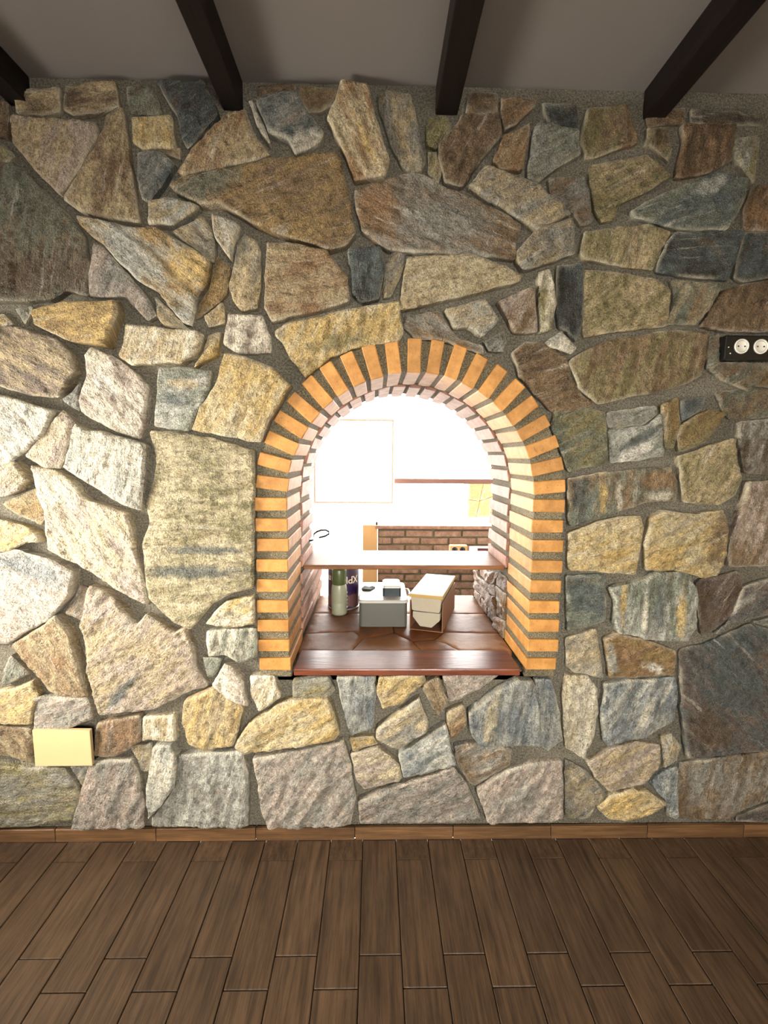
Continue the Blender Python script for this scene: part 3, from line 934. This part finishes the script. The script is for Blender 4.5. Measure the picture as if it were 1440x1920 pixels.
# shelf across the hatch
shl = tag(box('hatch_shelf', AX - RI + 0.004, AX + RI - 0.004, 0.272, 0.58, ZSH - 0.018, ZSH, M['shelf'], None, 0.002),
          'thin wooden plank shelf spanning the arched hatch between the jambs', 'shelf')

# floor of wood-grain planks
def Fy(px, py):
    d = fw + rt * ((px - 720) / F) - up * ((py - 960) / F)
    t = -CZ / d.z
    return d.y * t - D
pw = (W(1277, 1575, -0.02).x - W(310, 1575, -0.02).x) / 16
X0 = W(681, 1575, -0.02).x
je, jo = Fy(650, 1612), Fy(590, 1792)
PL = Fy(650, 1612) - Fy(655, 1854)
pmesh = []
for _ in range(4):
    b = box_bm(-pw / 2 + 0.0012, pw / 2 - 0.0012, -PL / 2 + 0.0012, PL / 2 - 0.0012, -0.009, 0.0, 0.0018, 1)
    me = mesh_bm(b, 'plank'); me.materials.append(M['floor']); pmesh.append(me)
for i in range(-18, 18):
    xc = X0 + (i - 0.5) * pw
    if xc - pw / 2 < XL or xc + pw / 2 > XR:
        continue
    j0 = je if i % 2 == 0 else jo
    y = j0 + PL * math.ceil((-0.012 - j0) / PL)
    while y > -2.55:
        top, bot = min(y, -0.012), y - PL
        if top - bot < 0.02:
            y -= PL; continue
        o = obj('plank', R.choice(pmesh), None, floor)
        o.location = (xc, (top + bot) / 2, R.uniform(-0.0004, 0.0004))
        o.scale.y = (top - bot) / PL
        y -= PL

# skirting
base = tag(box('baseboard_front', XL, XR, -0.008, 0.0, 0.0, 0.040, M['grout']), kind='structure')
zb_ = W(703, 1552, -0.02).y
jx = [W(p, 1560, -0.02).x for p in (103, 293, 483, 668, 850, 1033)]
st = (jx[-1] - jx[0]) / 5
for k in range(-5, 11):
    a, b = jx[0] + k * st, jx[0] + (k + 1) * st
    if b > XL and a < XR:
        a, b = max(a, XL), min(b, XR)
        bm_ = box_bm(-(b - a) / 2 + .001, (b - a) / 2 - .001, -0.02, -0.006, 0.0, zb_, 0.0015)
        obj('board', mesh_bm(bm_, 'board'), M['skirting'], base, ((a + b) / 2, 0, 0))

# ceiling beams
for px0, px1, lab in ((12, 50, 'dark wooden ceiling beam at the far left corner of the ceiling'), (415, 453, 'dark wooden ceiling beam, second from the left'),
                      (818, 860, 'dark wooden ceiling beam above the arch keystone'), (1213, 1254, 'dark wooden ceiling beam above the black sockets'),
                      (1612, 1650, None)):
    a, b = W(px0, 185, -0.02).x, W(px1, 185, -0.02).x
    bm_ = box_bm(a, b, YB + 0.002, -0.001, ZC - 0.082, ZC + 0.001, 0.004, 2)
    o = obj('ceiling_beam', mesh_bm(bm_, 'beam'), M['beam'])
    tag(o, lab or 'dark wooden ceiling beam nearest the right-hand room wall', 'beam', 'ceiling beams')

# blank cover plate low on the wall
q = [W(x, y, -0.05) for x, y in ((60, 1369), (168, 1370), (173, 1436), (66, 1437))]
q.reverse()
pl = prism('wall_plate', [(p.x, p.y) for p in q], -0.05, -0.034, M['plate'], None, 0.002)
q2 = [(p.x, p.y) for p in q]; mx_, my_ = sum(p[0] for p in q2) / 4, sum(p[1] for p in q2) / 4
prism('back_box', [(mx_ + (p[0] - mx_) * .8, my_ + (p[1] - my_) * .75) for p in q2], -0.036, 0.002, M['black'], pl)
tag(pl, 'blank pale champagne cover plate low on the stone wall', 'wall plate')

# row of sockets
yp = -0.042
a, b = W(1361, 628, yp), W(1362, 674, yp)
pitch = W(1426, 650, yp).x - W(1390, 650, yp).x
sx = W(1390, 649.5, yp)
out = tag(empty('socket_strip', (a.x, yp, b.y)), 'black wall plate with a row of white round power sockets', 'power socket')
obj('plate', mesh_bm(box_bm(0, pitch * 3.9, 0.0, 0.042, 0.0, a.y - b.y, 0.004, 2), 'plate'), M['black'], out)
for k in range(3):
    s = empty('socket', (sx.x - a.x + k * pitch, -0.001, sx.y - b.y)); s.parent = out
    rs = 0.0235
    o = lathe('rim', [(rs * .8, -.002), (rs * .98, -.002), (rs, 0.0), (rs * .98, .003), (rs * .86, .004), (rs * .82, 0.0012), (rs * .80, .0005)], M['socket'], s)
    o.rotation_euler = (math.pi / 2, 0, 0)
    o = lathe('cup', [(rs * .84, -.004), (rs * .84, .0006), (rs * .5, .0003), (rs * .05, .0002)], M['socketcup'], s)
    o.rotation_euler = (math.pi / 2, 0, 0)
    for dx in (-0.0105, 0.0105):
        o = lathe('pin_hole', [(.0026, -.002), (.0026, .0012), (.0005, .0013)], M['black'], s, (dx, 0, 0), 12)
        o.rotation_euler = (math.pi / 2, 0, 0)
for dz in (0.5, 0.25):
    o = lathe('stud', [(.002, 0), (.002, .0015), (.0004, .002)], M['socket'], out, (0.012 + (0.5 - dz) * 0.03, 0.0, (a.y - b.y) * dz), 10)
    o.rotation_euler = (math.pi / 2, 0, 0)

# ------------------------------------------------------------------ the kitchen beyond the hatch
KX0, KX1 = -2.0, 2.4
KZ = ZC + 0.05
tag(box('floor_kitchen', KX0, KX1, TW, YK + 0.2, -0.1, 0.0, M['floor']), kind='structure')
tag(box('ceiling_kitchen', KX0, KX1, TW, YK + 0.2, KZ, KZ + 0.1, M['white']), kind='structure')
tag(box('wall_kitchen_left', KX0 - 0.1, KX0, TW, YK + 0.2, 0, KZ, M['white']), kind='structure')
tag(box('wall_kitchen_right', KX1, KX1 + 0.1, TW, YK + 0.2, 0, KZ, M['white']), kind='structure')
bx0 = W(708, 1000, YK).x; cx0 = W(680, 1000, YK).x
zt = W(800, 985, YK).y
zlin = 2.25
farw = tag(box('wall_far', bx0 + 0.003, KX1, YK + 0.012, YK + 0.2, 0, zt - 0.03, M['arch_mortar']), kind='structure')
tag(box('wall_far_lintel', KX0, KX1, YK, YK + 0.2, zlin, KZ, M['white']), kind='structure')
tag(box('wall_far_pier', cx0, bx0, YK - 0.01, YK + 0.2, 0, zt, M['orangeplaster']), kind='structure')
rowh = 0.0665
bl = 0.232
fb = [brick_mesh(bl, 0.05, 0.05, M['farbrick'], wob=0.0025) for _ in range(4)]
nrow = int((zt - 0.04) / rowh)
for r_ in range(nrow):
    z = zt - 0.04 - rowh * (r_ + 0.5)
    x = bx0 + (bl / 2 if r_ % 2 else bl)
    x -= bl / 2
    while x < 1.5:
        xa, xb = x - bl / 2, x + bl / 2
        if xa < bx0:
            xa = bx0 + 0.002
        o = obj('brick', R.choice(fb), None, farw)
        o.location = ((xa + xb) / 2, YK + 0.027 + R.uniform(-.004, .004), z)
        o.scale.x = (xb - xa) / bl
        x += bl + 0.018
tag(box('window_ledge', bx0 - 0.02, KX1, YK - 0.03, YK + 0.22, zt - 0.03, zt, M['pinkbrick'], None, 0.004), kind='structure')
# window frame: big opening with a rail, and a sash standing ajar
g = N('window_glass')
g.b.inputs['Base Color'].default_value = (1, 1, 1, 1); g.b.inputs['Roughness'].default_value = 0.02
tr = g.n('BsdfTransparent'); mxs = g.n('MixShader'); mxs.inputs[0].default_value = 0.08
g.t.links.new(tr.outputs[0], mxs.inputs[1]); g.t.links.new(g.b.outputs[0], mxs.inputs[2])
g.t.links.new(mxs.outputs[0], g.t.nodes['Material Output'].inputs[0])
M['glass'] = g.m
win = tag(empty('window_1', (bx0, YK + 0.1, zt)), kind='structure')
ra = W(745, 898, YK + 0.1); rb = W(745, 905, YK + 0.1)
def wbox(name, xa, xb, ya_, yb_, za_, zb2, mat, par=win, org=(bx0, YK + 0.1, zt)):
    o = box(name, xa - org[0], xb - org[0], ya_ - org[1], yb_ - org[1], za_ - org[2], zb2 - org[2], mat, par, 0.003)
    return o
sxa, sxb = W(588, 860, YK + 0.02).x, W(738, 860, YK + 0.02).x
wbox('rail', sxb + 0.01, KX1, YK + 0.08, YK + 0.12, rb.y - 0.006, ra.y + 0.004, M['rail'])
szb, sza = W(700, 944, YK + 0.02).y, W(700, 786, YK + 0.02).y
fwid = 0.018
wbox('stile', sxb - fwid, sxb, YK, YK + 0.04, szb, sza, M['frame'])
wbox('stile', sxa, sxa + fwid, YK, YK + 0.04, szb, sza, M['frame'])
wbox('sash_rail', sxa + fwid, sxb - fwid, YK, YK + 0.04, sza - fwid, sza, M['frame'])
wbox('sash_rail', sxa + fwid, sxb - fwid, YK, YK + 0.04, szb, szb + fwid, M['frame'])
wbox('pane', sxa + fwid, sxb - fwid, YK + 0.018, YK + 0.022, szb + fwid, sza - fwid, M['glass'])

# terrace outside, with a corner clad in yellow crazy paving
tag(box('terrace_floor', -8, 8, YK + 0.2, 14, -0.25, -0.15, M['white']), kind='structure')
ya = 4.2
ga, gb = W(878, 902, ya), W(960, 970, ya)
gw = tag(box('garden_wall', ga.x - 0.0, ga.x + 0.6, ya, ya + 0.25, -0.15, ga.y + 0.0, M['white']), 'low white terrace wall with yellow crazy paving, outside the kitchen window', 'wall')
gwid, ght = 0.6, ga.y - gb.y
box('cladding_bed', ga.x + 0.001, ga.x + 0.599, ya - 0.006, ya + 0.01, gb.y, ga.y - 0.002, plain('ochre_joint', '8a5a20', 0.9), gw)
gp2 = [[(ga.x + gwid * i / 4 + (R.uniform(-.05, .05) if 0 < i < 4 else 0), gb.y + ght * j / 2 + (R.uniform(-.06, .06) if 0 < j < 2 else 0)) for j in range(3)] for i in range(5)]
for i in range(4):
    for j in range(2):
        q = [Vector(gp2[i][j]), Vector(gp2[i + 1][j]), Vector(gp2[i + 1][j + 1]), Vector(gp2[i][j + 1])]
        c = sum(q, Vector((0, 0))) / 4
        me = stone_mesh([t - c for t in q], '94752f', '84652a', R.uniform(0, 3), 0.014, 0.5, 0.03, 0.003, 0.004)
        obj('stone', me, None, gw, (c.x, ya - 0.004, c.y))

# low counter against the brick wall, mostly hidden by the shelf
zc_ = W(860, 1044, 2.25).y
cnt = empty('kitchen_counter', (1.1, 2.3, zc_))
tag(cnt, 'pale slab counter fixed to the far kitchen brick wall', 'counter')
obj('slab', mesh_bm(box_bm(-0.62, 1.25, -0.2, 0.07, -0.03, 0.0, 0.004), 'slab'), M['white'], cnt)
for x in (-0.5, 0.9):
    obj('bracket', mesh_bm(box_bm(x - .02, x + .02, -0.12, 0.245, -0.075, -0.03, 0.003), 'bracket'), M['frame'], cnt)

# ------------------------------------------------------------------ things in the hatch
M['canlabel'] = plain('purple_brown_label', '3b2a3c', 0.4, 0, 0.5, 16)
M['tin'] = plain('tinplate', 'b9b2a6', 0.3, 0.8, 0.05, 20)
M['ink'] = plain('cream_print', 'e6d8c4', 0.5, 0, 0.03, 30)
M['violet'] = plain('violet_print', '2c1440', 0.5, 0, 0.1, 30)
M['milk'] = plain('milky_green_plastic', '9c9d86', 0.35, 0, 0.05, 20)
M['capgreen'] = plain('olive_green_cap', '4f5834', 0.35, 0, 0.15, 20)
M['greybox'] = plain('grey_enamel', '595a52', 0.4, 0, 0.06, 20)
M['lidwhite'] = plain('pale_grey_lid', 'c9c7c0', 0.35, 0, 0.03, 20)
M['teal'] = plain('dark_teal_plastic', '14272b', 0.35, 0, 0.15, 30)
M['darkscrap'] = plain('dark_olive_cloth', '211f14', 0.8, 0, 0.3, 50)
M['carton'] = plain('brown_cardboard', '8a5f40', 0.8, 0, 0.1, 20)
M['cartonedge'] = plain('raw_card_edge', 'c9a560', 0.8, 0, 0.1, 40)
M['foam'] = plain('white_polystyrene', 'b8b09b', 0.75, 0, 0.06, 60)

# can standing upside down
c = (W(644, 1100, 0.66).x, 0.66, ZS - 0.003)
can = tag(empty('paint_can', c), 'dark-labelled tin with cream lettering upside down, behind the pale bottle', 'can')
rc = 0.074
lathe('body', [(rc * .96, 0), (rc, .004), (rc, .20), (rc * .96, .206), (rc * .2, .207)], M['canlabel'], can, n=40)
lathe('rim', [(rc * .97, .198), (rc * 1.02, .2), (rc * 1.03, .207), (rc * .97, .210), (rc * .93, .206)], M['tin'], can, n=40)
lathe('rim', [(rc * .97, .0), (rc * 1.03, .001), (rc * 1.03, .007), (rc * 1.005, .009)], M['tin'], can, n=40)
for ch, xo in (('X', -0.068), ('P', -0.04), ('b', -0.014), ('r', 0.012), ('u', 0.046), ('n', 0.074)):
    cu = bpy.data.curves.new('letter', 'FONT')
    cu.body = ch; cu.size = 0.05; cu.align_x = 'CENTER'; cu.extrude = 0.0005
    to = bpy.data.objects.new('tmp_text', cu); COL.objects.link(to)
    me = bpy.data.meshes.new_from_object(to.evaluated_get(bpy.context.evaluated_depsgraph_get()))
    bpy.data.objects.remove(to)
    bm_ = bmesh.new(); bm_.from_mesh(me)
    bmesh.ops.remove_doubles(bm_, verts=bm_.verts, dist=1e-6)
    for v in bm_.verts:
        x, y = -(v.co.x + xo), -v.co.y + 0.165     # turned through 180 degrees
        a = x / rc
        rr = rc + 0.0008 + v.co.z
        v.co = Vector((rr * math.sin(a), -rr * math.cos(a), y))
    bm_.to_mesh(me); bm_.free(); me.materials.clear(); me.materials.append(M['ink'])
    obj('letter', me, None, can)
def patch_on_can(name, a0, a1, z0, z1, mat):
    bm2 = bmesh.new()
    n = 10
    lo = []; hi = []
    for i in range(n + 1):
        a = a0 + (a1 - a0) * i / n
        w = 0.006 * math.sin(i * 2.1)
        lo.append(bm2.verts.new(((rc + .0005) * math.sin(a), -(rc + .0005) * math.cos(a), z0 + w)))
        hi.append(bm2.verts.new(((rc + .0005) * math.sin(a), -(rc + .0005) * math.cos(a), z1 - w * .5)))
    for i in range(n):
        bm2.faces.new((lo[i], lo[i + 1], hi[i + 1], hi[i]))
    obj(name, mesh_bm(bm2, name), mat, can)
patch_on_can('violet_print', 0.15, 1.1, 0.085, 0.125, M['violet'])
patch_on_can('pink_print', -1.2, 1.2, 0.015, 0.075, plain('dull_pink_print', '6a4a48', 0.45, 0, 0.2, 30))

# bottle in front of the can
c = (W(636, 1100, 0.545).x, 0.545, ZS - 0.003)
bt = tag(empty('bottle', c), 'pale milky bottle with wide olive green cap beside the left jamb', 'bottle')
rb_ = 0.036
lathe('body', [(rb_ * .8, 0), (rb_ * .96, .004), (rb_, .012), (rb_, .055), (rb_ * .985, .057), (rb_, .06), (rb_, .11), (rb_ * .98, .125), (rb_ * .9, .14), (rb_ * .86, .145)], M['milk'], bt)
lathe('cap', [(rb_ * .88, .143), (rb_ * .9, .145), (rb_ * .93, .21), (rb_ * .88, .216), (rb_ * .2, .217)], M['capgreen'], bt)
for k in range(5):
    obj('grip_rib', mesh_bm(box_bm(rb_ * .9, rb_ * 1.06, -0.006, 0.006, .03 + k * .017, .038 + k * .017, 0.002), 'rib'), M['lidwhite'], bt)

# grey metal box with pale lid
bxa, bxb = W(672, 1150, 0.371).x, W(765, 1150, 0.371).x
gbx = tag(empty('metal_box', ((bxa + bxb) / 2, 0.52, ZS - 0.003)), 'grey metal box with pale lid standing on the hatch sill', 'box')
hw = (bxb - bxa) / 2
def rbox(name, hx, hy, z0, z1, rad, mat, par, bev=0.004):
    bm2 = bmesh.new()
    pts = []
    for cx_, cy_, a0 in ((hx - rad, hy - rad, 0), (-hx + rad, hy - rad, 90), (-hx + rad, -hy + rad, 180), (hx - rad, -hy + rad, 270)):
        for k in range(6):
            a = math.radians(a0 + k * 18)
            pts.append((cx_ + rad * math.cos(a), cy_ + rad * math.sin(a)))
    lo = [bm2.verts.new((p[0], p[1], z0)) for p in pts]
    md = [bm2.verts.new((p[0], p[1], z1 - bev)) for p in pts]
    hi = [bm2.verts.new((p[0] * (1 - bev / hx), p[1] * (1 - bev / hy), z1)) for p in pts]
    n = len(pts)
    for A, B in ((lo, md), (md, hi)):
        for i in range(n):
            bm2.faces.new((A[i], A[(i + 1) % n], B[(i + 1) % n], B[i]))
    bm2.faces.new(lo[::-1]); bm2.faces.new(hi)
    return obj(name, mesh_bm(bm2, name), mat, par)
rbox('body', hw * .97, 0.146, 0, 0.108, 0.014, M['greybox'], gbx, 0.001)
lid = rbox('lid', hw, 0.15, 0.106, 0.118, 0.018, M['lidwhite'], gbx)
o = tube_mesh([(hw - .004, -.05, .112), (hw + .012, -.045, .113), (hw + .016, 0, .113), (hw + .012, .045, .113), (hw - .004, .05, .112)], .004)
obj('handle', o, M['lidwhite'], gbx)
zl = ZS - 0.003 + 0.118
# small dark box with white top on the lid
sxm = (W(718, 1110, 0.43).x + W(752, 1110, 0.43).x) / 2
hx = (W(752, 1110, 0.43).x - W(718, 1110, 0.43).x) / 2
smb = tag(empty('small_case', (sxm, 0.495, zl)), 'small dark teal case with white top lying on the grey box', 'case')
rbox('body', hx, 0.065, 0, 0.036, 0.008, M['teal'], smb, 0.001)
rbox('top', hx * .98, 0.064, 0.036, 0.046, 0.012, M['white'], smb, 0.004)
# dark scrap on the lid
cx_ = W(690, 1105, 0.54).x
pts = [(-.026, -.03), (-.006, -.034), (.012, -.032), (.024, -.01), (.034, .018), (.022, .028), (.006, .022), (-.006, .032), (-.018, .026), (-.03, .0)]
b2 = bmesh.new()
lo = [b2.verts.new((p[0], p[1], 0)) for p in pts]; hi = [b2.verts.new((p[0] * .9, p[1] * .9, .007 + .002 * math.sin(i * 1.7))) for i, p in enumerate(pts)]
b2.faces.new(lo[::-1]); b2.faces.new(hi)
for i in range(len(pts)):
    b2.faces.new((lo[i], lo[(i + 1) % len(pts)], hi[(i + 1) % len(pts)], hi[i]))
scr = obj('cloth_scrap', mesh_bm(b2, 'scrap'), M['darkscrap'], None, (cx_, 0.545, zl))
tag(scr, 'crumpled dark olive scrap on the lid of the grey box', 'cloth')

# open carton with foam packing
cfl = W(768, 1182, 0.33).x
ctn = tag(empty('open_carton', (cfl, 0.345, ZS - 0.003)), 'open brown carton packed with white foam beside the grey box', 'carton')
ctn.rotation_euler = (0, 0, math.radians(-17.5))
w_, l_, h_ = 0.142, 0.345, 0.128
obj('bottom_panel', mesh_bm(box_bm(0, w_, 0, l_, 0, .004), 'p'), M['carton'], ctn)
obj('side_panel', mesh_bm(box_bm(0, .004, 0, l_, .004, h_), 'p'), M['carton'], ctn)
obj('side_panel', mesh_bm(box_bm(w_ - .004, w_, 0, l_, .004, h_), 'p'), M['carton'], ctn)
obj('back_panel', mesh_bm(box_bm(.004, w_ - .004, l_ - .004, l_, .004, h_), 'p'), M['carton'], ctn)
def yprism(name, pts, y0, y1, mat, par, bev=0.003):
    o = prism(name, pts, y0, y1, mat, par, bev); return o
yprism('foam_block', [(.007, h_ + .018), (.012, h_ - .035), (.016, h_ - .04), (w_ - .016, h_ - .042), (w_ - .012, h_ - .035), (w_ - .006, h_ + .018)], -.012, l_ - .012, M['foam'], ctn)
yprism('foam_tray', [(.014, .082), (.014, .058), (.046, .02), (w_ - .046, .018), (w_ - .012, .052), (w_ - .012, .082)], -.004, l_ - .012, M['foam'], ctn)
yprism('card_lid', [(.0, h_ + .0185), (w_, h_ + .0185), (w_, h_ + .03), (.0, h_ + .03)], -.014, l_, M['cartonedge'], ctn, 0.001)
yprism('top_sheet', [(.001, h_ + .0305), (w_ - .001, h_ + .0305), (w_ - .001, h_ + .0325), (.001, h_ + .0325)], -.013, l_ - .001, M['white'], ctn, 0.0005)

# cable loop sticking out by the left jamb above the shelf
Yc = 0.63
lp = [W(x, y, Yc) for x, y in ((582, 1006), (588, 1002), (594, 997), (602, 994), (611, 994), (617, 997), (617, 1001), (610, 1005), (598, 1008))]
cb = obj('cable_loop', tube_mesh([(AX - RI - 0.012, 0.53, lp[0].y - 0.004), (AX - RI + 0.006, 0.55, lp[0].y - 0.003), (AX - RI + 0.004, 0.585, lp[0].y)] + [(p.x, Yc, p.y) for p in lp[1:]], 0.005), M['black'])
tag(cb, 'black cable loop poking out beside the left jamb above the shelf', 'cable')

# two-hole block and tray with knife on the far counter
pa, pb = W(844, 1023, 2.2), W(876, 1037, 2.2)
hbx = tag(empty('socket_block', ((pa.x + pb.x) / 2, 2.2, zc_)), 'small beige block with two round holes, just above the shelf edge', 'block')
hwk = (pb.x - pa.x) / 2
obj('body', mesh_bm(box_bm(-hwk, hwk, 0, 0.06, 0, pa.y - zc_, 0.006, 2), 'b'), M['orangeplaster'], hbx)
for s in (-1, 1):
    o = lathe('hole', [(hwk * .32, -.004), (hwk * .32, .002), (hwk * .05, .0022)], M['black'], hbx, (s * hwk * .45, 0, (pa.y - zc_) - 0.034), 16)
    o.rotation_euler = (math.pi / 2, 0, 0)
ta, tb = W(882, 1024, 2.3), W(936, 1035, 2.15)
try_ = obj('tray', mesh_bm(box_bm(-0.13, 0.16, -0.13, 0.13, 0, .068, .006, 2), 't'), M['white'], None, (W(905, 1030, 2.25).x + 0.04, 2.235, zc_))
tag(try_, 'white flat tray on the far kitchen counter beneath a knife', 'tray')
kx = W(893, 1029, 2.2).x
kn = tag(empty('knife', (kx, 2.16, zc_ + .068)), 'knife with dark red handle lying on the white tray', 'knife')
obj('handle', mesh_bm(box_bm(0, .11, -.012, .012, 0, .024, .006, 2), 'h'), plain('dark_red_handle', '4d1510', 0.35), kn)
obj('blade', mesh_bm(box_bm(.11, .2, -.009, .009, .007, .010, .001), 'bl'), M['black'], kn)
